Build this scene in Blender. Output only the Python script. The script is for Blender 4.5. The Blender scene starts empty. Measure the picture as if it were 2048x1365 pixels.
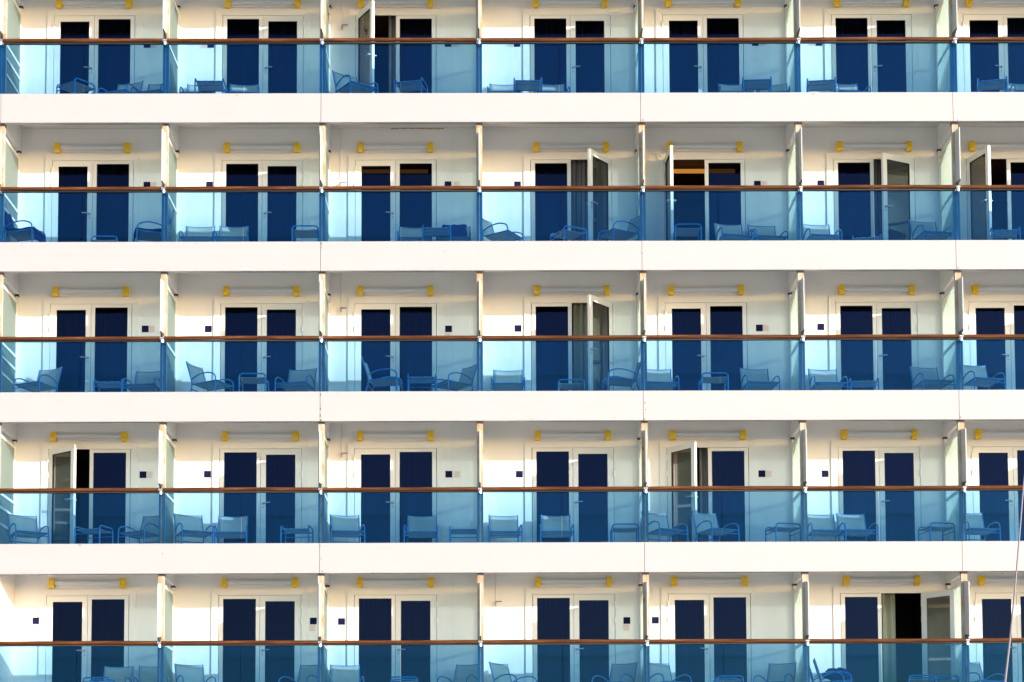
import bpy, math, random
import numpy as np
from mathutils import Matrix, Vector
random.seed(7)
R = math.radians
sc = bpy.context.scene
C = sc.collection

# ------------------------------------------------------------------ camera
CX, CZ, CD = -0.06567, -10.44441, 35.00135
PI_, YA, RO = 0.0735474, 0.0054854, -0.0038912
FOC, PPY = 3966.196, 1413.1865
def rot_total():
    cy, sy = math.cos(YA), math.sin(YA)
    A = Matrix(((cy, -sy, 0), (sy, cy, 0), (0, 0, 1)))
    cp, sp = math.cos(PI_), math.sin(PI_)
    B = Matrix(((1, 0, 0), (0, cp, sp), (0, -sp, cp)))
    cr, sr = math.cos(RO), math.sin(RO)
    D = Matrix(((cr, 0, sr), (0, 1, 0), (-sr, 0, cr)))
    return D @ B @ A
RT = rot_total()
cam_data = bpy.data.cameras.new('camera')
cam = bpy.data.objects.new('camera', cam_data); C.objects.link(cam); sc.camera = cam
M = RT.transposed() @ Matrix(((1, 0, 0), (0, 0, -1), (0, 1, 0)))
cam.matrix_world = Matrix.Translation((CX, -CD, CZ)) @ M.to_4x4()
cam_data.sensor_width = 36; cam_data.lens = FOC / 2048 * 36
cam_data.shift_y = (PPY - 682.5) / 2048
cam_data.clip_end = 6000; cam_data.clip_start = 0.5

# ------------------------------------------------------------------ light
SUN_AZ, SUN_EL = 50.6, 11.55            # azimuth to the right of the facade normal
w = bpy.data.worlds.new('World'); sc.world = w; w.use_nodes = True
nt = w.node_tree; nt.nodes.clear()
sky = nt.nodes.new('ShaderNodeTexSky'); sky.sky_type = 'NISHITA'; sky.sun_disc = False
sky.sun_elevation = R(SUN_EL)
# direction to the sun in the plane: (sin az, -cos az)
sky.sun_rotation = R(180 - SUN_AZ)
sky.air_density = 1.0; sky.dust_density = 1.2; sky.ozone_density = 0.7
bg = nt.nodes.new('ShaderNodeBackground'); bg.inputs['Strength'].default_value = 0.15
wo = nt.nodes.new('ShaderNodeOutputWorld')
nt.links.new(sky.outputs[0], bg.inputs[0]); nt.links.new(bg.outputs[0], wo.inputs[0])
sd = bpy.data.lights.new('sun', 'SUN'); sd.energy = 2.0; sd.angle = R(0.55); sd.color = (1.0, 0.94, 0.90)
so = bpy.data.objects.new('sun', sd); C.objects.link(so)
v = Vector((math.sin(R(SUN_AZ)) * math.cos(R(SUN_EL)), -math.cos(R(SUN_AZ)) * math.cos(R(SUN_EL)), math.sin(R(SUN_EL))))
so.rotation_euler = v.to_track_quat('Z', 'Y').to_euler(); so.location = (20, -20, 20)
sc.view_settings.view_transform = 'Standard'; sc.view_settings.look = 'None'
sc.view_settings.exposure = 1.62; sc.view_settings.gamma = 1
sc.cycles.max_bounces = 10; sc.cycles.diffuse_bounces = 4; sc.cycles.glossy_bounces = 4
sc.cycles.transparent_max_bounces = 24; sc.cycles.transmission_bounces = 6
sc.cycles.caustics_reflective = True; sc.cycles.caustics_refractive = False

# ------------------------------------------------------------------ the place: measured layout
H = 2.75
ZL = {1: 5.5333, 2: 2.7381, 3: 0.0, 4: -2.7409, 5: -5.4780, 6: -8.228}      # underside of the fascia over each deck
FT = 0.539                                                                  # fascia height
PX = [-9.126, -6.146, -3.286, -0.4286, 2.5371, 5.3995, 8.2564]              # divider posts
PX = [-11.93] + [CX + (p - CX) * .9938 for p in PX] + [11.17, 14.02]
BC = [-10.50, -7.683, -4.510, -2.008, 1.282, 3.788, 6.972, 9.468, 12.75]    # door centres; index 1 is the first bay in view
YW = 1.40                                                                   # back wall
FLOOR = 0.45                                                                # deck above its fascia's underside
CEIL = 0.41
ROWS = (1, 2, 3, 4, 5)
def zfloor(r): return ZL[r + 1] + FLOOR

def at(u, v, Y):
    """world x, z of a photo pixel on the vertical plane y = Y"""
    vx, vy = u - 1024, v - PPY
    cr, sr = math.cos(RO), math.sin(RO)
    a, b = cr * vx + sr * vy, -sr * vx + cr * vy
    d = Vector((a, FOC, -b))
    cp, sp = math.cos(PI_), math.sin(PI_)
    d = Vector((d.x, cp * d.y - sp * d.z, sp * d.y + cp * d.z))
    cy, sy = math.cos(YA), math.sin(YA)
    d = Vector((cy * d.x + sy * d.y, -sy * d.x + cy * d.y, d.z))
    t = (Y + CD) / d.y
    return CX + d.x * t, CZ + d.z * t

# ------------------------------------------------------------------ materials
MAT = {}
def mat(name, col, rough=0.5, metal=0.0, **k):
    m = bpy.data.materials.new(name); m.use_nodes = True
    n = m.node_tree.nodes; b = n['Principled BSDF']
    b.inputs['Base Color'].default_value = (*col, 1); b.inputs['Roughness'].default_value = rough
    b.inputs['Metallic'].default_value = metal
    if 'spec' in k: b.inputs['Specular IOR Level'].default_value = k['spec']
    MAT[name] = m
    return m, m.node_tree, b
def noise(t, scale, detail=4, rough=.55, vec=None, stretch=None):
    tc = t.nodes.new('ShaderNodeTexCoord'); mp = t.nodes.new('ShaderNodeMapping')
    t.links.new(tc.outputs[vec or 'Object'], mp.inputs[0])
    if stretch: mp.inputs['Scale'].default_value = stretch
    n = t.nodes.new('ShaderNodeTexNoise'); n.inputs['Scale'].default_value = scale
    n.inputs['Detail'].default_value = detail; n.inputs['Roughness'].default_value = rough
    t.links.new(mp.outputs[0], n.inputs[0])
    return n
def ramp(t, fac, stops):
    r = t.nodes.new('ShaderNodeValToRGB'); e = r.color_ramp.elements
    e[0].position, e[0].color = stops[0][0], (*stops[0][1], 1)
    e[1].position, e[1].color = stops[-1][0], (*stops[-1][1], 1)
    for p, c in stops[1:-1]:
        x = e.new(p); x.color = (*c, 1)
    t.links.new(fac, r.inputs[0]); return r
def bump(t, b, n, s, d=0.02):
    bp = t.nodes.new('ShaderNodeBump'); bp.inputs['Strength'].default_value = s; bp.inputs['Distance'].default_value = d
    t.links.new(n.outputs['Fac'], bp.inputs['Height']); t.links.new(bp.outputs[0], b.inputs['Normal'])

def painted(name, a, b_, rough, scale, stretch, bs):
    m, t, b = mat(name, a, rough)
    n = noise(t, scale, 6, .6, stretch=stretch)
    r = ramp(t, n.outputs['Fac'], [(.3, b_), (.62, a)])
    t.links.new(r.outputs[0], b.inputs['Base Color'])
    n2 = noise(t, 1.1, 3); bump(t, b, n2, bs, .03)
painted('fascia_paint', (.358, .340, .358), (.350, .330, .346), .5, 1.3, (1, 1, 3.0), .12)
painted('wall_paint', (.85, .825, .80), (.825, .795, .765), .4, 1.5, (1.6, 1.6, .5), .10)
painted('ceiling_paint', (.80, .745, .67), (.75, .69, .61), .5, 2.0, (1, 1, 1), .05)
painted('door_paint', (.86, .83, .79), (.82, .79, .75), .3, 2.0, (1, 1, .4), .03)
painted('deck_cover', (.62, .585, .54), (.56, .52, .47), .7, 6.0, (1, 6, 1), .05)
# post front: bare, sun-bleached tan paint with rust
m, t, b = mat('weathered_post', (.62, .50, .38), .6)
n = noise(t, 9, 8, .7, stretch=(1, 1, .35))
r = ramp(t, n.outputs['Fac'], [(.34, (.42, .40, .37)), (.48, (.36, .29, .22)), (.60, (.36, .22, .10)), (.72, (.14, .06, .03))])
t.links.new(r.outputs[0], b.inputs['Base Color'])
m, t, b = mat('post_paint', (.80, .76, .73), .45)
n = noise(t, 6, 8, .7, stretch=(1, 1, .3))
r = ramp(t, n.outputs['Fac'], [(.40, (.47, .465, .47)), (.62, (.43, .42, .41)), (.74, (.40, .28, .17))])
t.links.new(r.outputs[0], b.inputs['Base Color'])
mat('post_blue', (.04, .25, .42), .35)
mat('dark_fitting_and_shadow', (.05, .04, .035), .6)  # dark fittings, and the shadow plate at each post top
mat('gasket', (.015, .015, .017), .5)
mat('rust', (.10, .075, .06), .9)
mat('rust_orange', (.45, .26, .10), .9)
mat('scuff_grey', (.50, .48, .45), .8)
m, t, b = mat('teak', (.3, .12, .045), .6, spec=.12)
n = noise(t, 2.2, 8, .7, stretch=(.7, 14, 14))
r = ramp(t, n.outputs['Fac'], [(.30, (.032, .011, .004)), (.50, (.085, .030, .011)), (.70, (.20, .080, .030))])
t.links.new(r.outputs[0], b.inputs['Base Color']); bump(t, b, n, .3, .004)
mat('stainless', (.62, .62, .63), .25, 1.0)
mat('chrome_handle', (.50, .51, .53), .35, .3)
mat('brass', (.45, .28, .10), .35, .9)
mat('valve_blue', (.02, .06, .35), .5)
m, t, b = mat('blue_frame', (.02, .28, .60), .22)
b.inputs['Coat Weight'].default_value = .5
m, t, b = mat('yellow_plastic', (.98, .60, .012), .38)
m, t, b = mat('tube_diffuser', (.74, .73, .72), .5)
mat('navy_plate', (.004, .005, .040), .9, spec=.1)
mat('navy_plate_line', (.020, .022, .085), .9, spec=.1)
mat('pink_plate', (.80, .68, .64), .5)
mat('pink_line', (.70, .42, .38), .5)
m, t, b = mat('navy_towel', (.010, .035, .19), .95)
n = noise(t, 60, 3); bump(t, b, n, .6, .01)
mat('green_peg', (.01, .28, .12), .5)
mat('mast_metal', (.17, .14, .17), .5)
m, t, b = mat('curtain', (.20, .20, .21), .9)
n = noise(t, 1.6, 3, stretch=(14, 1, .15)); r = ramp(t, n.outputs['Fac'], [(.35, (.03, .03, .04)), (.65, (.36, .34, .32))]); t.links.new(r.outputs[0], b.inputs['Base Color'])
m, t, b = mat('curtain_olive', (.36, .36, .26), .9)
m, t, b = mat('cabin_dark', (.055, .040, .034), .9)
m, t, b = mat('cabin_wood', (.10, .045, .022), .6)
m, t, b = mat('lit_cove', (.0, .0, .0), .9)
b.inputs['Emission Color'].default_value = (1, .42, .06, 1); b.inputs['Emission Strength'].default_value = .17

def glassy(name, tint, gloss, fac_min, fac_max, rough=0.0, extra=None):
    m = bpy.data.materials.new(name); m.use_nodes = True; t = m.node_tree; t.nodes.clear()
    o = t.nodes.new('ShaderNodeOutputMaterial'); tr = t.nodes.new('ShaderNodeBsdfTransparent')
    gl = t.nodes.new('ShaderNodeBsdfGlossy'); mx = t.nodes.new('ShaderNodeMixShader')
    tr.inputs[0].default_value = (*tint, 1); gl.inputs['Color'].default_value = (*gloss, 1); gl.inputs['Roughness'].default_value = rough
    fr = t.nodes.new('ShaderNodeFresnel'); fr.inputs[0].default_value = 1.5
    mr = t.nodes.new('ShaderNodeMapRange'); mr.inputs['From Min'].default_value = .04; mr.inputs['From Max'].default_value = 1
    mr.inputs['To Min'].default_value = fac_min; mr.inputs['To Max'].default_value = fac_max
    t.links.new(fr.outputs[0], mr.inputs[0]); t.links.new(mr.outputs[0], mx.inputs[0])
    src = tr.outputs[0]
    if extra:
        df = t.nodes.new('ShaderNodeBsdfDiffuse'); df.inputs[0].default_value = (*extra[0], 1)
        m2 = t.nodes.new('ShaderNodeMixShader'); m2.inputs[0].default_value = extra[1]
        t.links.new(src, m2.inputs[1]); t.links.new(df.outputs[0], m2.inputs[2]); src = m2.outputs[0]
    t.links.new(src, mx.inputs[1]); t.links.new(gl.outputs[0], mx.inputs[2]); t.links.new(mx.outputs[0], o.inputs[0])
    MAT[name] = m; return t
t = glassy('balustrade_glass', (.55, .76, .875), (.10, .42, 1.0), .026, .8)
n = noise(t, 1.1, 5, .6, stretch=(1, 1, .35)); r = ramp(t, n.outputs['Fac'], [(.32, (.50, .70, .825)), (.68, (.59, .78, .89))])
t.links.new(r.outputs[0], [q for q in t.nodes if q.bl_idname == 'ShaderNodeBsdfTransparent'][0].inputs[0])
glassy('window_glass', (.33, .33, .37), (.036, .064, .19), .10, .9)
glassy('bright_leaf_glass', (.22, .22, .24), (.85, .82, .76), .17, .9)  # copy of the window glass for open doors, reflection paler and stronger
# frosted screen
m = bpy.data.materials.new('frosted_screen'); m.use_nodes = True; t = m.node_tree; t.nodes.clear(); MAT['frosted_screen'] = m
o = t.nodes.new('ShaderNodeOutputMaterial'); a = t.nodes.new('ShaderNodeBsdfTranslucent'); d = t.nodes.new('ShaderNodeBsdfDiffuse')
tr = t.nodes.new('ShaderNodeBsdfTransparent'); m1 = t.nodes.new('ShaderNodeMixShader'); m2 = t.nodes.new('ShaderNodeMixShader')
a.inputs[0].default_value = (.60, .68, .64, 1); d.inputs[0].default_value = (.50, .56, .52, 1); tr.inputs[0].default_value = (.88, .95, .92, 1)
m1.inputs[0].default_value = .72; m2.inputs[0].default_value = .34
t.links.new(d.outputs[0], m1.inputs[1]); t.links.new(a.outputs[0], m1.inputs[2])
t.links.new(m1.outputs[0], m2.inputs[1]); t.links.new(tr.outputs[0], m2.inputs[2]); t.links.new(m2.outputs[0], o.inputs[0])
# mesh sling: woven fabric, a little see-through
m = bpy.data.materials.new('sling_mesh'); m.use_nodes = True; t = m.node_tree; t.nodes.clear(); MAT['sling_mesh'] = m
o = t.nodes.new('ShaderNodeOutputMaterial'); a = t.nodes.new('ShaderNodeBsdfTranslucent'); d = t.nodes.new('ShaderNodeBsdfDiffuse')
tr = t.nodes.new('ShaderNodeBsdfTransparent'); m1 = t.nodes.new('ShaderNodeMixShader'); m2 = t.nodes.new('ShaderNodeMixShader')
a.inputs[0].default_value = (.70, .74, .70, 1); d.inputs[0].default_value = (.60, .64, .62, 1); tr.inputs[0].default_value = (1, 1, 1, 1)
n = noise(t, 220, 2); mr = t.nodes.new('ShaderNodeMapRange'); mr.inputs['From Min'].default_value = .35; mr.inputs['From Max'].default_value = .65
mr.inputs['To Min'].default_value = .04; mr.inputs['To Max'].default_value = .30
t.links.new(n.outputs['Fac'], mr.inputs[0]); t.links.new(mr.outputs[0], m2.inputs[0])
m1.inputs[0].default_value = .25
t.links.new(d.outputs[0], m1.inputs[1]); t.links.new(a.outputs[0], m1.inputs[2])
t.links.new(m1.outputs[0], m2.inputs[1]); t.links.new(tr.outputs[0], m2.inputs[2]); t.links.new(m2.outputs[0], o.inputs[0])
# outdoor ground
m, t, b = mat('bounce_slab_concrete', (.42, .39, .34), .9)  # kept pale so the added slab throws fill light upward
n = noise(t, .4, 8, .65); r = ramp(t, n.outputs['Fac'], [(.3, (.50, .47, .43)), (.7, (.60, .57, .53))]); t.links.new(r.outputs[0], b.inputs['Base Color'])
m, t, b = mat('harbour_water', (.03, .075, .08), .30)
b.inputs['IOR'].default_value = 1.333

# ------------------------------------------------------------------ mesh building
class MB:
    def __init__(s): s.v = []; s.f = []; s.sm = []; s.mi = []
    def add(s, vs, fs, smooth=False, mi=0):
        o = len(s.v); s.v += [tuple(x) for x in vs]
        for f in fs: s.f.append([i + o for i in f]); s.sm.append(smooth); s.mi.append(mi)
    def box(s, x0, x1, y0, y1, z0, z1, mi=0):
        x0, x1 = min(x0, x1), max(x0, x1)
        s.add([(x0, y0, z0), (x1, y0, z0), (x1, y1, z0), (x0, y1, z0), (x0, y0, z1), (x1, y0, z1), (x1, y1, z1), (x0, y1, z1)],
              [(0, 3, 2, 1), (4, 5, 6, 7), (0, 1, 5, 4), (1, 2, 6, 5), (2, 3, 7, 6), (3, 0, 4, 7)], mi=mi)
    def tube(s, pts, r, n=8, mi=0):
        pts = [Vector(p) for p in pts]; rings = []
        up = None
        for i, p in enumerate(pts):
            a = pts[max(i - 1, 0)]; b = pts[min(i + 1, len(pts) - 1)]
            d = (b - a).normalized()
            if up is None:
                up = Vector((0, 0, 1)) if abs(d.z) < .9 else Vector((1, 0, 0))
            e1 = (up - d * up.dot(d)).normalized(); up = e1; e2 = d.cross(e1)
            rr = r[i] if isinstance(r, (list, tuple)) else r
            rings.append([p + (e1 * math.cos(2 * math.pi * k / n) + e2 * math.sin(2 * math.pi * k / n)) * rr for k in range(n)])
        vs = [q for g in rings for q in g]; fs = []
        for i in range(len(pts) - 1):
            for k in range(n):
                fs.append((i * n + k, i * n + (k + 1) % n, (i + 1) * n + (k + 1) % n, (i + 1) * n + k))
        s.add(vs, fs, True, mi)
        s.add(rings[0], [tuple(range(n))[::-1]], False, mi); s.add(rings[-1], [tuple(range(n))], False, mi)
    def prism(s, poly, x0, x1, axis='x', mi=0):
        """poly in the other two axes, extruded along axis"""
        n = len(poly)
        def P(a, c):
            if axis == 'x': return (a, c[0], c[1])
            if axis == 'y': return (c[0], a, c[1])
            return (c[0], c[1], a)
        vs = [P(x0, c) for c in poly] + [P(x1, c) for c in poly]
        fs = [tuple(range(n))[::-1], tuple(range(n, 2 * n))] + [(i, (i + 1) % n, n + (i + 1) % n, n + i) for i in range(n)]
        s.add(vs, fs, mi=mi)
    def sheet(s, grid, th, smooth=True, mi=0):
        """grid[i][j] of points given a thickness along the mean normal"""
        ni, nj = len(grid), len(grid[0])
        G = [[Vector(p) for p in row] for row in grid]
        N = [[None] * nj for _ in range(ni)]
        for i in range(ni):
            for j in range(nj):
                a = G[min(i + 1, ni - 1)][j] - G[max(i - 1, 0)][j]; b = G[i][min(j + 1, nj - 1)] - G[i][max(j - 1, 0)]
                c = a.cross(b); N[i][j] = c.normalized() if c.length > 1e-9 else Vector((0, 0, 1))
        top = [G[i][j] + N[i][j] * th / 2 for i in range(ni) for j in range(nj)]
        bot = [G[i][j] - N[i][j] * th / 2 for i in range(ni) for j in range(nj)]
        k = ni * nj; fs = []
        for i in range(ni - 1):
            for j in range(nj - 1):
                a, b, c, d = i * nj + j, i * nj + j + 1, (i + 1) * nj + j + 1, (i + 1) * nj + j
                fs.append((a, d, c, b)); fs.append((a + k, b + k, c + k, d + k))
        ed = []
        for j in range(nj - 1): ed.append((j, j + 1)); ed.append(((ni - 1) * nj + j + 1, (ni - 1) * nj + j))
        for i in range(ni - 1): ed.append(((i + 1) * nj, i * nj)); ed.append((i * nj + nj - 1, (i + 1) * nj + nj - 1))
        for a, b in ed: fs.append((a, b, b + k, a + k))
        s.add(top + bot, fs, smooth, mi)
    def mesh(s, name, mats):
        if isinstance(mats, str): mats = [mats]
        me = bpy.data.meshes.new(name); me.from_pydata(s.v, [], s.f)
        for x in mats: me.materials.append(MAT[x])
        me.polygons.foreach_set('use_smooth', s.sm); me.polygons.foreach_set('material_index', s.mi)
        me.update(); return me
def link(name, me, parent=None, loc=(0, 0, 0), rz=0.0):
    o = bpy.data.objects.new(name, me); C.objects.link(o)
    o.location = loc; o.rotation_euler = (0, 0, rz)
    if parent is not None: o.parent = parent
    return o
def obj(name, mb, mats, parent=None, loc=(0, 0, 0), rz=0.0): return link(name, mb.mesh(name, mats), parent, loc, rz)
def tag(o, label, cat=None, group=None, kind=None):
    if label: o['label'] = label
    if cat: o['category'] = cat
    if group: o['group'] = group
    if kind: o['kind'] = kind
    return o
def box(x0, x1, y0, y1, z0, z1):
    m = MB(); m.box(x0, x1, y0, y1, z0, z1); return m
def arc(pts, r, n=4):
    """round the inner corners of a 3-D polyline"""
    pts = [Vector(p) for p in pts]; out = [pts[0]]
    for i in range(1, len(pts) - 1):
        a, b, c = pts[i - 1], pts[i], pts[i + 1]
        d1 = (a - b).normalized(); d2 = (c - b).normalized()
        rr = min(r, (a - b).length * .45, (c - b).length * .45)
        p, q = b + d1 * rr, b + d2 * rr
        for k in range(n + 1):
            t_ = k / n; out.append(p * (1 - t_) ** 2 + b * 2 * t_ * (1 - t_) + q * t_ ** 2)
    out.append(pts[-1]); return out

# ------------------------------------------------------------------ setting below the ship
g = MB(); g.add([(-1500, -2500, -13.4), (1500, -2500, -13.4), (1500, 400, -13.4), (-1500, 400, -13.4)], [(0, 1, 2, 3)])
tag(obj('water', g, 'harbour_water'), None, kind='structure')
g = MB(); g.box(-220, 220, -75, -2.5, -13.3, -12.1)  # unseen slab, added to bounce sunlight up into the balconies
tag(obj('bounce_slab', g, 'bounce_slab_concrete'), None, kind='structure')

# ------------------------------------------------------------------ the ship
ship = link('cruise_ship', None)
tag(ship, 'white passenger ship side with five decks of cabin balconies behind blue glass and brown handrails', 'ship')
XL, XR = PX[0], PX[-2]
# fascias, one plate between every two seams
SEAM = [-14.6, -9.07, -3.287, 2.498, 8.16, 14.0]
for r in (1, 2, 3, 4, 5, 6):
    for a, b_ in zip(SEAM[:-1], SEAM[1:]):
        mb = MB(); z = ZL[r]
        mb.prism([(0, z + .004), (.004, z), (.115, z), (.12, z + .004), (.12, z + FT - .004), (.115, z + FT), (.006, z + FT), (0, z + FT - .006)], a + .004, b_ - .004)
        obj('deck_fascia', mb, 'fascia_paint', ship)
    mb = MB()
    for s in SEAM[1:-1]: mb.box(s - .03, s + .03, .121, .14, ZL[r] + .01, ZL[r] + FT - .01)
    obj('seam_strip', mb, 'wall_paint', ship)
    mb = MB(); mb.box(XL - 2.6, XR + 2.8, .141, 5.0, ZL[r] + CEIL, ZL[r] + CEIL + .018); obj('ceiling', mb, 'ceiling_paint', ship)
    mb = MB(); mb.box(XL - 2.6, XR + 2.8, .141, YW - .004, ZL[r] + CEIL + .022, ZL[r] + FLOOR); obj('deck_floor', mb, 'deck_cover', ship)
mb = MB(); mb.box(SEAM[0], SEAM[-1], .02, .2, -16.0, ZL[6] - .004)
for k in range(4): mb.box(SEAM[0], SEAM[-1], .008, .02, -9.9 - k * 1.7, -9.87 - k * 1.7)
obj('hull', mb, 'fascia_paint', ship)
mb = MB(); mb.box(SEAM[0], SEAM[-1], .16, .3, ZL[1] + FT + .03, ZL[1] + FT + 2.4); obj('upper_bulwark', mb, 'fascia_paint', ship)
# paint chips and scuffs on the fascias
def chip(u, v, wpx, hpx, m_, y=-.0015):
    x, z = at(u, v, 0); n = 9; poly = []
    for k in range(n):
        a = 2 * math.pi * k / n; q = random.uniform(.55, 1.1)
        poly.append((x + math.cos(a) * wpx / 226 * q, z + math.sin(a) * hpx / 220 * q))
    mb = MB(); mb.prism(poly, y, 0.002, 'y'); return obj('paint_chip', mb, m_, ship)
for u, v_, w_, h_ in [(134, 538.6, 26, 4), (233, 538.6, 30, 4), (320, 540, 10, 3.5), (492, 538.7, 36, 3.5), (1019, 538.5, 22, 4), (1093, 538.2, 12, 3), (1600, 536, 24, 2), (1740, 537, 20, 2)]:
    chip(u, v_, w_, h_, 'scuff_grey')
for u, v_, w_, h_ in [(642.5, 488, 3, 6), (643.5, 496, 3, 3), (640.5, 790, 3, 5), (641, 818, 3.5, 7), (640.5, 832, 3, 6), (641.5, 841, 4, 4), (642, 810, 2, 4), (640, 1092, 2.5, 3), (1284.5, 507, 2, 4), (1286, 240, 3, 4),
                      (1290, 806, 2.5, 5), (1291, 820, 2.5, 3), (1288, 838, 4, 3), (1915.5, 240, 2.5, 3), (1916, 536, 3, 3), (1921, 835, 3, 3), (642, 1118, 2, 3), (644, 1143, 3, 3), (325, 1108, 3, 3), (160, 1091, 3, 4), (745, 1146, 5, 2), (890, 503, 3, 2), (2005, 1147, 3, 2)]:
    chip(u, v_, w_, h_, 'rust')

rs = random.Random(11)
for k in range(46):
    u = rs.uniform(5, 2040); j = rs.choice([0, 1, 2, 3]); top = rs.random() < .6
    v_ = ([187, 483, 784, 1088][j] + 3) if top else ([244, 541, 842, 1146][j] - 4)
    v_ -= (u - 800) * .0026; chip(u, v_ + rs.uniform(-1, 2), rs.uniform(1.2, 3.2), rs.uniform(1.2, 3.0), rs.choice(['rust', 'scuff_grey', 'scuff_grey']))
for k in range(14):
    x, z = at(785 + k * 7.6, 257.3 + rs.uniform(-.6, .6), YW)
    mb = MB(); mb.box(x - .03, x + .035, YW - .006, YW - .001, z - .012, z + .010); obj('rust_streak', mb, 'rust_orange', ship)
# back walls with door openings
DW = .90
for r in ROWS:
    z0, z1 = ZL[r + 1] + CEIL + .02, ZL[r] + CEIL - .001
    mb = MB(); xs = XL - 2.6
    for c in BC:
        mb.box(xs, c - DW + .03, YW, YW + .08, z0, z1); mb.box(c - DW + .03, c + DW - .03, YW, YW + .08, ZL[r] - .12, z1)
        xs = c + DW - .03
    mb.box(xs, XR + 2.8, YW, YW + .08, z0, z1)
    obj('cabin_wall', mb, 'wall_paint', ship)
    # low coaming along the foot of the wall
    # dark cabins behind, one box per deck with partitions
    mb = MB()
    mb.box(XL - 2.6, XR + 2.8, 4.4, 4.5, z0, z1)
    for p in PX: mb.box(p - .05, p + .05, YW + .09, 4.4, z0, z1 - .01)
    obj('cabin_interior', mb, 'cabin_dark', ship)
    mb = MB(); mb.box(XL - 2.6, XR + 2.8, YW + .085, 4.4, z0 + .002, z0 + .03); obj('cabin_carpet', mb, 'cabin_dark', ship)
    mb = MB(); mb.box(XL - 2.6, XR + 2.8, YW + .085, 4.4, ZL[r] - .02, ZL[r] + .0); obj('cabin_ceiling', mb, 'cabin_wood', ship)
# hard panel joints on the wall of some bays
mb = MB()
for r in ROWS:
    x = at(907, 0.5 * (ZL[r] + 1), YW)[0]
    for dx in (.885, ):
        for i in (3,):
            mb.box(BC[i] + 1.055, BC[i] + 1.062, YW - .003, YW, ZL[r + 1] + FLOOR, ZL[r] + CEIL - .002)
obj('wall_panel_joint', mb, 'ceiling_paint', ship)

# door unit meshes -------------------------------------------------------------
LB, LT = -2.24, -.218                # leaf bottom / top relative to ZL
def leaf_meshes(s):
    """hinged leaf, hinge axis at the origin, leaf runs to s*x; outer face y=0"""
    W = .757
    def X(a): return s * a
    f = MB(); 
    f.box(X(.004), X(.117), 0, .05, LB, LT); f.box(X(W - .095), X(W), 0, .05, LB, LT)
    f.box(X(.117), X(W - .095), 0, .05, LT - .108, LT); f.box(X(.117), X(W - .095), 0, .05, LB, LB + .14)
    p = MB(); p.box(X(.112), X(W - .090), .022, .030, LB + .135, LT - .103)
    gk = MB()
    for a, b_, c, d in ((.117, .123, LB + .14, LT - .108), (W - .101, W - .095, LB + .14, LT - .108)): gk.box(X(a), X(b_), .004, .0225, c, d)
    gk.box(X(.117), X(W - .095), .0045, .0215, LT - .114, LT - .108)
    h = MB()
    hx = W - .048
    for yy, sg in ((-.0, -1), (.05, 1)):
        h.tube([(X(hx), yy, -1.235), (X(hx), yy + sg * .010, -1.235)], .026, 12); h.tube([(X(hx), yy, -1.31), (X(hx), yy + sg * .006, -1.31)], .018, 12)
        h.tube([(X(hx), yy, -1.235), (X(hx), yy + sg * .055, -1.235)], .013)
        h.tube([(X(hx), yy + sg * .052, -1.235), (X(hx - .13), yy + sg * .052, -1.228)], .011)
    hg = []
    for zz in (-.40, -.70, -2.05):
        m_ = MB(); m_.tube([(X(-.004), -.016, zz - .055), (X(-.004), -.016, zz + .055)], .016)
        m_.box(X(-.045), X(.04), -.008, 0, zz - .045, zz - .012); m_.box(X(-.045), X(.04), -.008, 0, zz + .012, zz + .045); hg.append(m_)
    return [f.mesh('cabin_door', 'door_paint'), p.mesh('pane', 'window_glass'), h.mesh('handle', 'chrome_handle'), gk.mesh('gasket', 'gasket')] + [x.mesh('hinge', 'door_paint') for x in hg]
def fixed_meshes(s):
    def X(a): return s * a
    f = MB()
    f.box(X(.004), X(.073), 0, .05, LB, LT); f.box(X(.679), X(.754), 0, .05, LB, LT)
    f.box(X(.073), X(.679), 0, .05, LT - .062, LT); f.box(X(.073), X(.679), 0, .05, LB, LB + .12)
    p = MB(); p.box(X(.068), X(.684), .022, .030, LB + .115, LT - .057)
    gk = MB(); gk.box(X(.073), X(.079), .004, .0215, LB + .12, LT - .062); gk.box(X(.673), X(.679), .004, .0215, LB + .12, LT - .062)
    gk.box(X(.073), X(.679), .0045, .0205, LT - .068, LT - .062)
    return [f.mesh('window_frame', 'door_paint'), p.mesh('pane', 'window_glass'), gk.mesh('gasket', 'gasket')]
def trim_mesh():
    m = MB(); o, i, to, ti = .890, .764, -.095, -.212
    y0, y1 = -.032, .0
    # mitred surround
    m.prism([(-o, LB - .03), (-i, LB - .03), (-i, ti), (-o, to)], y0, y1, 'y')
    m.prism([(i, LB - .03), (o, LB - .03), (o, to), (i, ti)], y0, y1, 'y')
    m.prism([(-o + .003, to), (-i + .003, ti), (i - .003, ti), (o - .003, to)], y0 - .002, y1, 'y')
    m.box(-i, i, -.03, .05, LB - .04, LB - .006)
    return m.mesh('door_surround', 'wall_paint')
LEAF = {1: leaf_meshes(1), -1: leaf_meshes(-1)}
FIX = {1: fixed_meshes(1), -1: fixed_meshes(-1)}
TRIM = trim_mesh()
def curtain_mesh(x0, x1, name='curtain', m_='curtain', amp=.022, seed=0):
    rnd = random.Random(seed); g_ = []
    n = max(8, int((x1 - x0) / .018)); ph = rnd.uniform(0, 6)
    xs = [x0 + (x1 - x0) * k / n for k in range(n + 1)]
    for z in (LB - .02, (LB + LT) / 2, LT + .1):
        g_.append([(x, amp * math.sin(x * 48 + ph + 1.5 * math.sin(x * 11 + ph)) + .3 * amp * math.sin(x * 117), z) for x in xs])
    mb = MB(); mb.sheet(g_, .004); return mb.mesh(name, m_)
CURT = {1: curtain_mesh(-.75, .15, seed=1), -1: curtain_mesh(-.15, .75, seed=2), 2: curtain_mesh(-.75, .74, seed=3)}
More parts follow.
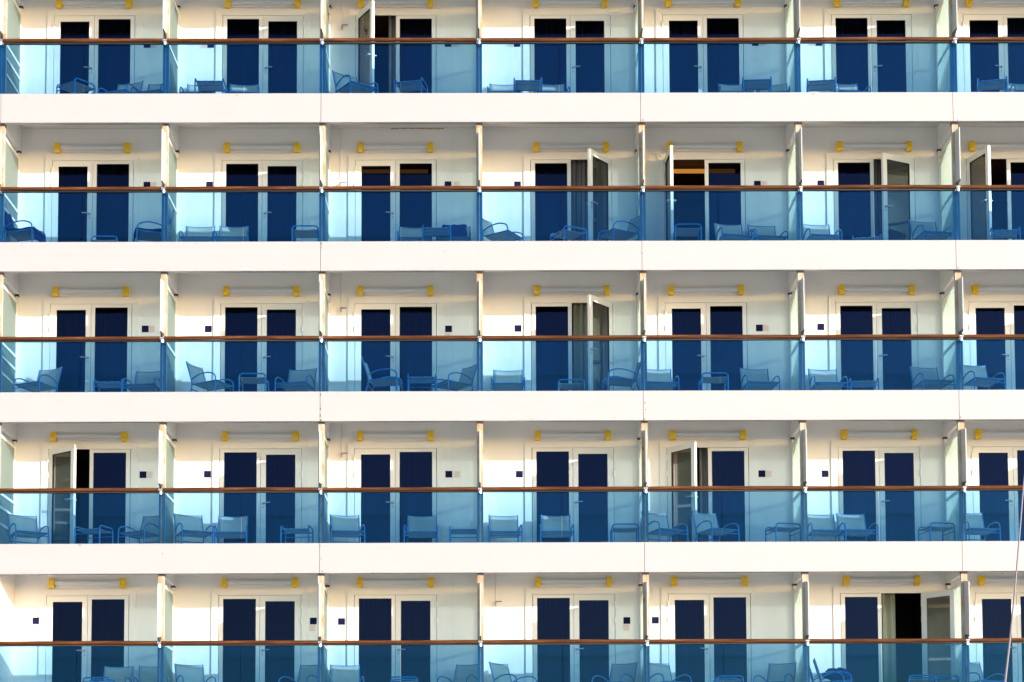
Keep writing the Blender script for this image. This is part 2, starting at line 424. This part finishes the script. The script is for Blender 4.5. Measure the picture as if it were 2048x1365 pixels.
OPEN = {(1, 3): 62, (2, 4): 55, (2, 5): 86, (2, 6): 29, (2, 7): 72, (3, 4): 53, (4, 1): 40, (4, 5): 53, (5, 6): 129}
LAMP = None
def lamp_meshes():
    caps = []
    for s in (-1, 1):
        m = MB()
        poly = [(-.145, .045), (-.12, .095), (-.01, .104), (0, .10), (0, -.055), (-.03, -.075), (-.115, -.072), (-.145, -.035)]
        x0, x1 = s * .700, s * .605
        m.prism(poly, min(x0, x1), max(x0, x1))
        caps.append(m.mesh('end_cap', 'yellow_plastic'))
    t_ = MB(); t_.tube([(-.603, -.075, .02), (.603, -.075, .02)], .046, 14)
    b_ = MB(); b_.box(-.60, .60, -.03, 0, -.05, .07)
    return t_.mesh('wall_light', 'tube_diffuser'), caps, b_.mesh('mounting_plate', 'door_paint')
LAMP = lamp_meshes()
RN = {1: 'top', 2: 'second', 3: 'third', 4: 'fourth', 5: 'bottom'}
ON = {1: 'first', 2: 'second', 3: 'third', 4: 'fourth', 5: 'fifth', 6: 'sixth', 7: 'seventh'}
for r in ROWS:
    for i, cx in enumerate(BC):
        s = 1 if i % 2 == 1 else -1          # s=1: hinged leaf on the left
        if (r, i) == (5, 3): s = -1
        z = ZL[r]
        link('door_surround', TRIM, ship, (cx, YW, z))
        ang = OPEN.get((r, i), 0)
        f = LEAF[s]
        leaf = link('cabin_door', f[0], ship, (cx - s * .760, YW - .030, z), -s * R(ang) if ang else 0)
        if ang: leaf['label'] = 'open glazed cabin door'
        for me in f[1:]:
            if ang and me.name.startswith('pane'):
                me = me.copy(); me.materials.clear(); me.materials.append(MAT['bright_leaf_glass'])
            link(me.name.split('.')[0], me, leaf)
        fx = FIX[s]
        fr = link('window_frame', fx[0], ship, (cx, YW - .030, z)); link('pane', fx[1], fr); link('gasket', fx[2], fr)
        lt = link('wall_light', LAMP[0], ship, (cx, YW, z)); link('end_cap', LAMP[1][0], lt); link('end_cap', LAMP[1][1], lt); link('mounting_plate', LAMP[2], lt)
        if (r, i) in ((4, 4), (3, 4), (5, 6), (2, 5), (2, 3), (2, 7), (1, 3), (4, 1), (4, 5), (2, 6)): 
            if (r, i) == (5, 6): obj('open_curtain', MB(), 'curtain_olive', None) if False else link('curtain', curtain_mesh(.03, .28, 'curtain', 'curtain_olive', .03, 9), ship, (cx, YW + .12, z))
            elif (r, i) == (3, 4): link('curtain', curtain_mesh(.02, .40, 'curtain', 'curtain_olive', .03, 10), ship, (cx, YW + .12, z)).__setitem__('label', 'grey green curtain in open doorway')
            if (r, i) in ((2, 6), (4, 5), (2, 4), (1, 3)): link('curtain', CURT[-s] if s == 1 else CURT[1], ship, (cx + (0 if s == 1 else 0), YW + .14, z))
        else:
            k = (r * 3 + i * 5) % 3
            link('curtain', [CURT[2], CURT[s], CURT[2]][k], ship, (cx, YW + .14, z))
# cabin cove lights that are on
def cove(u0, u1, v0, v1, y):
    x0, z1 = at(u0, v0, y); x1, z0 = at(u1, v1, y)
    mb = MB(); mb.box(x0, x1, y, y + .03, z0, z1); o = obj('cove_light', mb, 'lit_cove', ship)
cove(1343, 1470, 338.5, 346, 2.3); cove(722, 856, 339.5, 346, 2.3)

# notice plates on the wall ------------------------------------------------------
def plate(name, u0, v0, w_, m_a, m_b):
    x0, z1 = at(u0, v0, YW)
    mb = MB(); mb.box(x0, x0 + w_, YW - .008, YW, z1 - .122, z1)
    o = obj(name, mb, m_a, ship)
    mb = MB()
    for k in range(6):
        zz = z1 - .020 - k * .017; mb.box(x0 + .010, x0 + w_ - random.uniform(.012, .035), YW - .0095, YW - .0085, zz - .006, zz)
    obj('text_lines', mb, m_b, o)
PL = {1: [(288, 83.5, 302, 0), (415, 83.5, 402, 0), (889.5, 81.5, 905, 0), (1027.5, 81.5, 1014, 0), (1504, 79.5, 1519, 0), (1631, 79.5, 1617, 0)],
      2: [(287.5, 364.5, 302, 0), (412.5, 364, 399, 0), (889.5, 363.5, 908, 0), (1028.5, 363.5, 1015, 0), (1508, 362.5, 1522, 0), (1635, 361.5, 1621, 0)],
      3: [(284, 652, 298.5, 0), (410, 652, 396, 0), (890.5, 652, 890, 13), (1029.5, 651, 1015, 0), (1512, 650, 1526, 0), (1635, 648, 1621, 0)],
      4: [(279.5, 943.5, 293, 0), (408.5, 942.5, 394, 0), (891, 942.5, 909, 0), (1032, 942.5, 1018, 0), (1517, 941.5, 1531, 0), (1643.5, 941.5, 1630, 0)],
      5: [(65.5, 1235.5, 52, 0), (620, 1236, 619.5, 14), (676.5, 1237, 676, 14), (1247, 1235, 1246.5, 14), (1304, 1234.5, 1303.5, 14), (1858, 1230, 1858, 14)]}
for r in PL:
    for u, v_, u2, dv in PL[r]:
        plate('notice_plate', u, v_, .124, 'navy_plate', 'navy_plate_line')
        plate('notice_plate', u2, v_ + dv, .116, 'pink_plate', 'pink_line')
# wash-down valves with their conduits
for r, u, v_ in [(1, 685, 56), (2, 681, 371), (3, 682, 621), (4, 684, 911), (5, 992, 1207)]:
    x, z = at(u, v_, YW)
    mb = MB(); mb.tube(arc([(x, YW - .012, ZL[r] + CEIL - .01), (x, YW - .012, z + .22), (x, YW - .012, z + .02)], .02), .008, 6)
    mb.box(x - .055, x + .03, YW - .01, YW, z + .085, z + .10)
    o = obj('water_valve', mb, 'wall_paint', ship)
    mb = MB(); mb.tube([(x, YW - .01, z + .02), (x, YW - .07, z + .02)], .016); mb.tube([(x, YW - .055, z + .035), (x, YW - .055, z - .055)], .014); obj('tap_body', mb, 'brass', o)
    mb = MB(); mb.box(x + .005, x + .105, YW - .075, YW - .062, z + .018, z + .034); obj('lever', mb, 'valve_blue', o)

# dividers ------------------------------------------------------------------------
YP0, YP1 = .082, .17                    # post
YR = -.07
ZRS = {1: -1.298}
ZR = -1.243                            # handrail centre
ZB = -H + FT + .0                      # top of fascia below, relative
for r in ROWS:
    z = ZL[r]; zb = ZL[r + 1] + FLOOR - z; ZR = ZRS.get(r, -1.243)
    zf = ZL[r + 1] + FT - z
    for i, x in enumerate(PX[:-1]):
        solid = (r == 5 and i == 1)
        mb = MB(); mb.box(x - .050, x + .050, YP0 + .002, YP1, zb, CEIL - .003)
        po = obj('divider_post', mb, 'post_paint', ship, (0, 0, z))
        mb = MB(); mb.box(x - .055, x + .055, YP0 - .010, YP0, -1.19, -.038); obj('post_face', mb, 'weathered_post', po)
        mb = MB(); mb.box(x - .058, x + .058, YP0 - .014, YP1 + .004, -.036, .03); obj('post_top_shadow', mb, 'dark_fitting_and_shadow', po)  # dark plate standing in for the fascia's shadow on the post
        mb = MB(); mb.prism([(-.27, -.216), (YP0 - .012, -.165), (YP0 - .012, -1.12), (-.27, -1.165)], x - .008, x + .008); obj('fin_plate', mb, 'post_paint', po)
        mb = MB(); mb.prism([(-.262, -1.169), (YP0 - .013, -1.124), (YP0 - .013, -1.24), (-.07, -1.20)], x - .010, x + .010); obj('fin_bracket', mb, 'dark_fitting_and_shadow', po)
        mb = MB(); mb.box(x - .055, x + .055, YP0 - .010, YP0, zb, -1.30)
        lp = obj('lower_post', mb, 'post_blue', po)
        wc = {1: .006, 2: .010, 3: .014, 4: .030, 5: .016}[r]
        mb = MB(); mb.box(x - wc, x + wc, YP0 - .018, YP0 - .0105, zb, -1.30); obj('centre_strip', mb, 'weathered_post', lp)
        if solid:
            mb = MB(); mb.box(x - .03, x + .03, YP1 + .002, YW - .002, zb, CEIL - .004); obj('divider_wall', mb, 'wall_paint', ship, (0, 0, z)); 
            continue
        mb = MB(); mb.box(x - .032, x + .032, YP1 + .002, YW - .001, -.035, CEIL - .004); obj('divider_web', mb, 'wall_paint', ship, (0, 0, z))
        s0, s1 = YP1 + .006, 1.335
        mb = MB()
        mb.box(x - .022, x + .022, s0, s1, -.215, -.155); mb.box(x - .022, x + .022, s0, s1, -1.255, -1.205)
        mb.box(x - .022, x + .022, s0, s1, zb + .05, zb + .11)
        mb.box(x - .021, x + .021, s0, s0 + .03, zb + .11, -.215); mb.box(x - .021, x + .021, s1 - .03, s1, zb + .11, -.2155)
        if i == 1:
            mb.box(x - .0225, x + .0225, s0 + .03, s1 - .03, -1.50, -1.455); mb.box(x - .0225, x + .0225, s0 + .03, s1 - .03, -1.80, -1.755)
        sf = obj('divider_screen', mb, 'door_paint', ship, (0, 0, z))
        mb = MB(); mb.box(x - .005, x + .005, s0 + .025, s1 - .025, zb + .10, -.21); obj('frosted_pane', mb, 'frosted_screen', sf)
        mb = MB(); mb.tube([(x, 1.368, zb), (x, 1.368, -.07)], .026, 10)
        tb = obj('divider_tube', mb, 'wall_paint', ship, (0, 0, z))
        mb = MB(); mb.box(x - .04, x + .04, 1.33, YW - .003, -.068, -.037); obj('tube_bracket', mb, 'dark_fitting_and_shadow', tb)
    # balustrade: handrail, brackets, glass
    for i in range(len(PX) - 1):
        x0, x1 = PX[i], PX[i + 1]
        sg = .0025 * math.sin(i * 2.1 + r)
        mb = MB(); n = 8
        mb.tube([(x0 + .035 + (x1 - x0 - .07) * k / n, YR, ZR + sg * math.sin(math.pi * k / n) * 2) for k in range(n + 1)], .033, 14)
        hr = obj('handrail', mb, 'teak', ship, (0, 0, z))
        mb = MB(); mb.box(x0 + .04, x1 - .04, -.050, .020, ZR - .048, ZR - .026); obj('rail_channel', mb, 'dark_fitting_and_shadow', hr)
        sm = {1: .502, 2: .502, 3: .501, 4: .494, 5: .478, 6: .467}.get(i, .5)
        xm = x0 + (x1 - x0) * sm
        for a, b_ in ((x0 + .006, xm - .006), (xm + .006, x1 - .006)):
            mb = MB(); mb.box(a, b_, .004, .014, zf + .002, ZR - .049); obj('balustrade_pane', mb, 'balustrade_glass', ship, (0, 0, z))
    for i, x in enumerate(PX[:-1]):
        mb = MB()
        mb.tube([(x - .036, YR, ZR), (x + .036, YR, ZR)], .041, 14)
        mb.tube([(x, YR, ZR - .03), (x, YR, ZR - .085)], .030, 10); mb.box(x - .028, x + .028, YR, YP0 - .012, ZR - .075, ZR - .047)
        obj('rail_bracket', mb, 'stainless', ship, (0, 0, z))

# ------------------------------------------------------------------ furniture prototypes
def chair_meshes():
    """faces -y; origin on the deck under its middle"""
    out = {}
    for s in (-1, 1):
        m = MB()
        arm = arc([(s * .305, -.275, 0), (s * .300, -.262, .47), (s * .298, -.10, .525), (s * .285, .10, .505), (s * .270, .255, .435)], .09, 5)
        m.tube(arm, .0125, 8)
        up = arc([(s * .262, .345, 0), (s * .262, .245, .33), (s * .262, .385, .775)], .10, 5)
        m.tube(up, .0115, 8)
        m.tube([(s * .262, .245, .335), (s * .285, -.265, .365)], .0115, 8)
        out[s] = m.mesh('side_frame', 'blue_frame')
    m = MB()
    m.tube([(-.290, -.263, .368), (.290, -.263, .368)], .011, 8); m.tube([(-.290, -.266, .30), (.290, -.266, .30)], .009, 8)
    m.tube([(-.262, .27, .25), (.262, .27, .25)], .010, 8)
    m.tube([(-.262, .381, .765)] + [(x, .381 + .02 * (1 - (x / .262) ** 2), .765 - .012 * (1 - (x / .262) ** 2)) for x in (-.17, -.09, 0, .09, .17)] + [(.262, .381, .765)], .0075, 8)
    out['bar'] = m.mesh('crossbar', 'blue_frame')
    xs = [-.25 + .05 * k for k in range(11)]
    def sag(x): return 1 - (x / .25) ** 2
    m = MB(); g_ = []
    for k in range(7):
        t_ = k / 6; y = -.262 + t_ * .50; z = .372 - t_ * .035
        g_.append([(x * (1.08 - .06 * t_), y, z - .022 * sag(x) * math.sin(math.pi * (t_ * .9 + .05))) for x in xs])
    m.sheet(g_, .006); out['seat'] = m.mesh('seat', 'sling_mesh')
    m = MB(); g_ = []
    for k in range(7):
        t_ = k / 6; y = .255 + t_ * .122; z = .36 + t_ * .405
        g_.append([(x, y + .028 * sag(x), z - .012 * sag(x) * t_) for x in xs])
    m.sheet(g_, .006); out['back'] = m.mesh('backrest', 'sling_mesh')
    return out
CH = chair_meshes()
def stool_meshes():
    f = MB(); W, T, D = .235, .455, .25
    for y in (-D, D):
        m_ = arc([(-W, y, 0), (-W, y, T), (W, y, T), (W, y, 0)], .075, 6); f.tube(m_, .0135, 8)
    b_ = MB()
    for s in (-1, 1):
        b_.tube([(s * (W), -D, .385), (s * W, D, .385)], .0095, 8); b_.tube([(s * W, -D, .315), (s * W, D, .315)], .0085, 8)
    m = MB(); g_ = []
    for k in range(9):
        x = -W + 2 * W * k / 8
        g_.append([(x, -D + .018 + (2 * D - .036) * j / 8, .392 - .010 * (1 - (x / W) ** 2) + (.006 if j % 2 else 0)) for j in range(9)])
    m.sheet(g_, .010)
    ff = []
    for y in (-D, D):
        q = MB(); q.tube(arc([(-W, y, 0), (-W, y, T), (W, y, T), (W, y, 0)], .075, 6), .0135, 8); ff.append(q.mesh('end_frame', 'blue_frame'))
    return ff, b_.mesh('side_rails', 'blue_frame'), m.mesh('sling_top', 'sling_mesh')
ST = stool_meshes()
def thing(name, loc, rz):
    o = link(name, None, None, loc, rz); return o
def place_chair(r, i, u, y, a, label):
    """a: where the chair faces, degrees to the viewer's right from facing the viewer"""
    zf_ = zfloor(r); v_ = {1: 165, 2: 462, 3: 760, 4: 1060, 5: 1365}[r]
    x = at(u, v_, y)[0]
    o = thing('balcony_chair', (x, y, zf_), R(a))
    link('side_frame', CH[-1], o); link('side_frame', CH[1], o); link('crossbar', CH['bar'], o)
    link('seat', CH['seat'], o); link('backrest', CH['back'], o)
    tag(o, label, 'chair', 'mesh chairs on the cabin balconies'); return o
def place_stool(r, i, u, y, a, label):
    zf_ = zfloor(r); v_ = {1: 165, 2: 470, 3: 760, 4: 1065, 5: 1370}[r]
    x = at(u, v_, y)[0]
    o = thing('footstool', (x, y, zf_), R(a))
    link('end_frame', ST[0][0], o); link('end_frame', ST[0][1], o); link('side_rails', ST[1], o); link('sling_top', ST[2], o)
    tag(o, label, 'footstool', 'footstools on the cabin balconies'); return o
# (kind, centre pixel, depth, facing); bay 1..7 from the left
F = {
 (1, 1): [('t', 152, .50, 52), ('c', 240, .86, -20), ('c', 305, .86, -16)],
 (1, 2): [('c', 397, .92, 0), ('t', 421.5, .42, 90), ('c', 486, .92, 4)],
 (1, 3): [('c', 712, .52, 38), ('t', 822, .45, 78)],
 (1, 4): [('c', 1008, .92, 0), ('t', 1055.5, .42, 90), ('c', 1104, .92, 4)],
 (1, 5): [('c', 1470, .94, 0), ('t', 1513, .40, 86), ('c', 1546, .97, -8)],
 (1, 6): [('t', 1642, .44, 82), ('c', 1700, .92, 8)],
 (1, 7): [('t', 1984, .44, 78), ('c', 2052, .92, 4)],
 (2, 1): [('c', 50, .42, 80), ('t', 214, 1.08, 0), ('c', 304, .50, -80)],
 (2, 2): [('c', 396, .86, 2), ('c', 464, .86, 2), ('t', 613, .50, 0)],
 (2, 3): [('c', 828, .93, 3), ('t', 874, .42, 90), ('c', 909, .93, -3)],
 (2, 4): [('c', 1005, .62, 62), ('t', 1137, .60, 28), ('c', 1238, .52, -66)],
 (2, 5): [('t', 1374, .45, 0), ('c', 1468, .80, 10), ('c', 1535, .88, 10)],
 (2, 6): [('c', 1643, .82, 8), ('t', 1733, 1.04, 80), ('c', 1864, .66, 14)],
 (2, 7): [('t', 2008, .62, 84)],
 (3, 1): [('c', 73, .70, -28), ('t', 221, .74, 90), ('c', 287, .84, -8)],
 (3, 2): [('c', 424, .62, 66), ('t', 508, .40, 0), ('c', 592, .74, -14)],
 (3, 3): [('c', 770, .40, 84), ('t', 845, .42, 90), ('c', 905, .68, -58)],
 (3, 4): [('c', 1016, .84, 0), ('t', 1142, .92, 0), ('c', 1240, .42, -84)],
 (3, 5): [('c', 1320, .78, 5), ('t', 1427, .45, 0), ('c', 1519, .78, 8)],
 (3, 6): [('c', 1655, .84, 5), ('t', 1726, .82, 86), ('c', 1865, .70, 12)],
 (3, 7): [('c', 1965, .55, 14)],
 (4, 1): [('c', 56, .60, 30), ('t', 188, .48, 72), ('c', 282, .66, -30)],
 (4, 2): [('c', 388, .60, 26), ('c', 462, .74, 2), ('t', 594, .52, 86)],
 (4, 3): [('c', 693, .66, 10), ('c', 843, .76, 0), ('t', 928, .62, 90)],
 (4, 4): [('c', 1009, .76, 3), ('c', 1113, .76, 1), ('t', 1249, .50, 0)],
 (4, 5): [('c', 1331, .56, 28), ('c', 1433, .54, 30), ('t', 1566, .48, 14)],
 (4, 6): [('c', 1650, .72, 5), ('c', 1714, .70, 8), ('t', 1873, .48, 12)],
 (4, 7): [('c', 1956, .60, 12)],
 (5, 1): [('c', 226, .93, -5), ('t', 198, .32, 0), ('c', 304, .88, 5)],
 (5, 2): [('c', 390, .62, 26), ('c', 602, .70, -28)],
 (5, 3): [('c', 692, .80, 8), ('t', 809, .40, 2), ('c', 918, .76, -28)],
 (5, 4): [('c', 1030, .66, 52), ('c', 1228, .68, -34)],
 (5, 5): [('c', 1338, .60, 30), ('t', 1457, .44, 0), ('c', 1550, .74, -30)],
 (5, 6): [('c', 1672, .46, 82), ('t', 1845, .42, -12), ('t', 1889, .60, -8)],
 (5, 7): [('c', 1966, .60, 28)],
}
def facing(a, kind):
    if kind == 't':
        a = a % 180
        return 'seen end on' if a < 8 or a > 172 else 'seen side on' if 76 < a < 104 else 'turned slightly'
    return 'facing outward' if abs(a) <= 6 else 'turned slightly right' if 0 < a < 20 else 'turned slightly left' if -20 < a < 0 else \
        'turned right' if 0 < a < 55 else 'turned left' if -55 < a < 0 else 'in profile facing right' if a > 0 else 'in profile facing left'
placed = {}
for (r, i), lst in F.items():
    for kd in 'ct':
        sub = [q for q in lst if q[0] == kd]
        sub.sort(key=lambda q: q[1])
        for k, (_, u, y, a) in enumerate(sub):
            nm = 'chair' if kd == 'c' else 'footstool'
            pos = '' if len(sub) == 1 else ('left ' if k == 0 else 'right ')
            lab = f"{'blue framed mesh chair' if kd == 'c' else 'low blue framed footstool'} {facing(a, kd)}, {pos + nm if pos else 'only ' + nm} on {RN[r]} deck, {ON[i]} balcony"
            o = (place_chair if kd == 'c' else place_stool)(r, i, u, y, a, lab)
            placed[(r, i, kd, k)] = o
# second chair stacked in the one by the post on the bottom deck
o = placed[(5, 6, 'c', 0)]
o2 = thing('balcony_chair', (o.location.x - .075, o.location.y + .012, o.location.z + .0), R(82))
o2.location.x -= .06
link('side_frame', CH[-1], o2); link('side_frame', CH[1], o2); link('crossbar', CH['bar'], o2); link('seat', CH['seat'], o2); link('backrest', CH['back'], o2)
tag(o, 'blue framed mesh chair facing right, front one of nested pair, bottom deck, sixth balcony', 'chair')
tag(o2, 'blue framed mesh chair facing right, rear one of nested pair, bottom deck, sixth balcony', 'chair', 'mesh chairs on the cabin balconies')

# towels and small things --------------------------------------------------------
def drape(r, parent_chair, prof, x0, x1, label, name='towel', seed=1):
    rnd = random.Random(seed); pts = [Vector((0, *p)) for p in prof]
    fine = []
    for a, b_ in zip(pts[:-1], pts[1:]):
        n = max(2, int((b_ - a).length / .03))
        for k in range(n): fine.append(a.lerp(b_, k / n))
    fine.append(pts[-1])
    nx = 14; g_ = []
    for j, p in enumerate(fine):
        row = []
        for k in range(nx + 1):
            t_ = k / nx; x = x0 + (x1 - x0) * t_ + .012 * math.sin(j * .55 + k * .2)
            wob = .010 * math.sin(t_ * 15 + j * .25) + .006 * math.sin(t_ * 31 + j * .6)
            row.append((x, p.y + wob * .7, p.z + abs(wob) * .8))
        g_.append(row)
    mb = MB(); mb.sheet(g_, .012)
    o = obj(name, mb, 'navy_towel', None, tuple(parent_chair.location), parent_chair.rotation_euler.z)
    tag(o, label, 'towel'); return o
full = [(.43, .34), (.455, .60), (.415, .80), (.375, .805), (.335, .66), (.265, .44), (.20, .385), (-.05, .392), (-.27, .405), (-.305, .36), (-.31, .18)]
drape(2, placed[(2, 1, 'c', 0)], full, -.25, .24, 'navy towel draped over the leftmost second deck chair, hanging from back and seat')
drape(2, placed[(2, 1, 'c', 1)], [(.34, .60), (.30, .50), (.235, .405), (.10, .392), (-.1, .392), (-.29, .405), (-.315, .33), (-.32, .22)], -.26, .27, 'dark blue towel lying on the seat of the chair facing left, second deck, first balcony', seed=2)
drape(2, placed[(2, 3, 'c', 1)], [(.45, .42), (.46, .62), (.415, .795), (.372, .80), (.33, .66), (.27, .46)], -.27, .20, 'navy towel folded over the back of the right chair, second deck, third balcony', seed=3)
# crumpled cloth on the nested chairs
o = placed[(5, 6, 'c', 0)]
mb = MB(); g_ = []; nu, nv = 22, 12
rn = random.Random(4); ph = [rn.uniform(0, 6) for _ in range(6)]
for a in range(nv + 1):
    th = math.pi * a / nv; row = []
    for b_ in range(nu):
        f_ = 2 * math.pi * b_ / nu
        q = 1 + .16 * math.sin(3 * f_ + ph[0] + 2 * th) + .12 * math.sin(5 * f_ - 3 * th + ph[1]) + .08 * math.sin(9 * f_ + 6 * th + ph[2])
        row.append((.22 * q * math.sin(th) * math.cos(f_), .24 * q * math.sin(th) * math.sin(f_), .115 + .105 * q * math.cos(th)))
    g_.append(row)
vs = [p for row in g_ for p in row]; fs = [(a * nu + b_, a * nu + (b_ + 1) % nu, (a + 1) * nu + (b_ + 1) % nu, (a + 1) * nu + b_) for a in range(nv) for b_ in range(nu)]
mb.add(vs, fs, True)
ob = obj('crumpled_cloth', mb, 'navy_towel', None, (o.location.x + .03, o.location.y, o.location.z + .375), R(82))
tag(ob, 'crumpled dark blue cloth heaped on the nested chairs, bottom deck, sixth balcony', 'cloth')
# green peg on a chair back
x, z = at(1409, 1036, .92)
mb = MB(); mb.prism([(-.012, 0), (.0, -.045), (.012, 0), (.016, .05), (.005, .012), (-.006, .06)], -.012, .012, 'y')
pg = obj('clothes_peg', mb, 'green_peg', None, (x, .90, z))
tag(pg, 'green clothes peg clipped to a chair back, fourth deck, fifth balcony', 'peg')

# rigging of a nearer boat crossing the lower right corner
pts = [(2085, 700), (2062, 850), (2047.5, 965), (2037.5, 1090), (2029, 1190), (2021, 1270), (2010, 1365), (1993, 1500)]
YM = -9.0
P3 = []
for u, v_ in pts:
    x, z = at(u, v_, YM); P3.append((x, YM, z))
mb = MB(); mb.tube(P3, [.007, .008, .010, .011, .012, .014, .016, .018], 10)
mr_ = obj('boat_stay', mb, 'mast_metal'); tag(mr_, 'slender pale metal stay of a nearer boat rising across the lower right corner', 'stay')
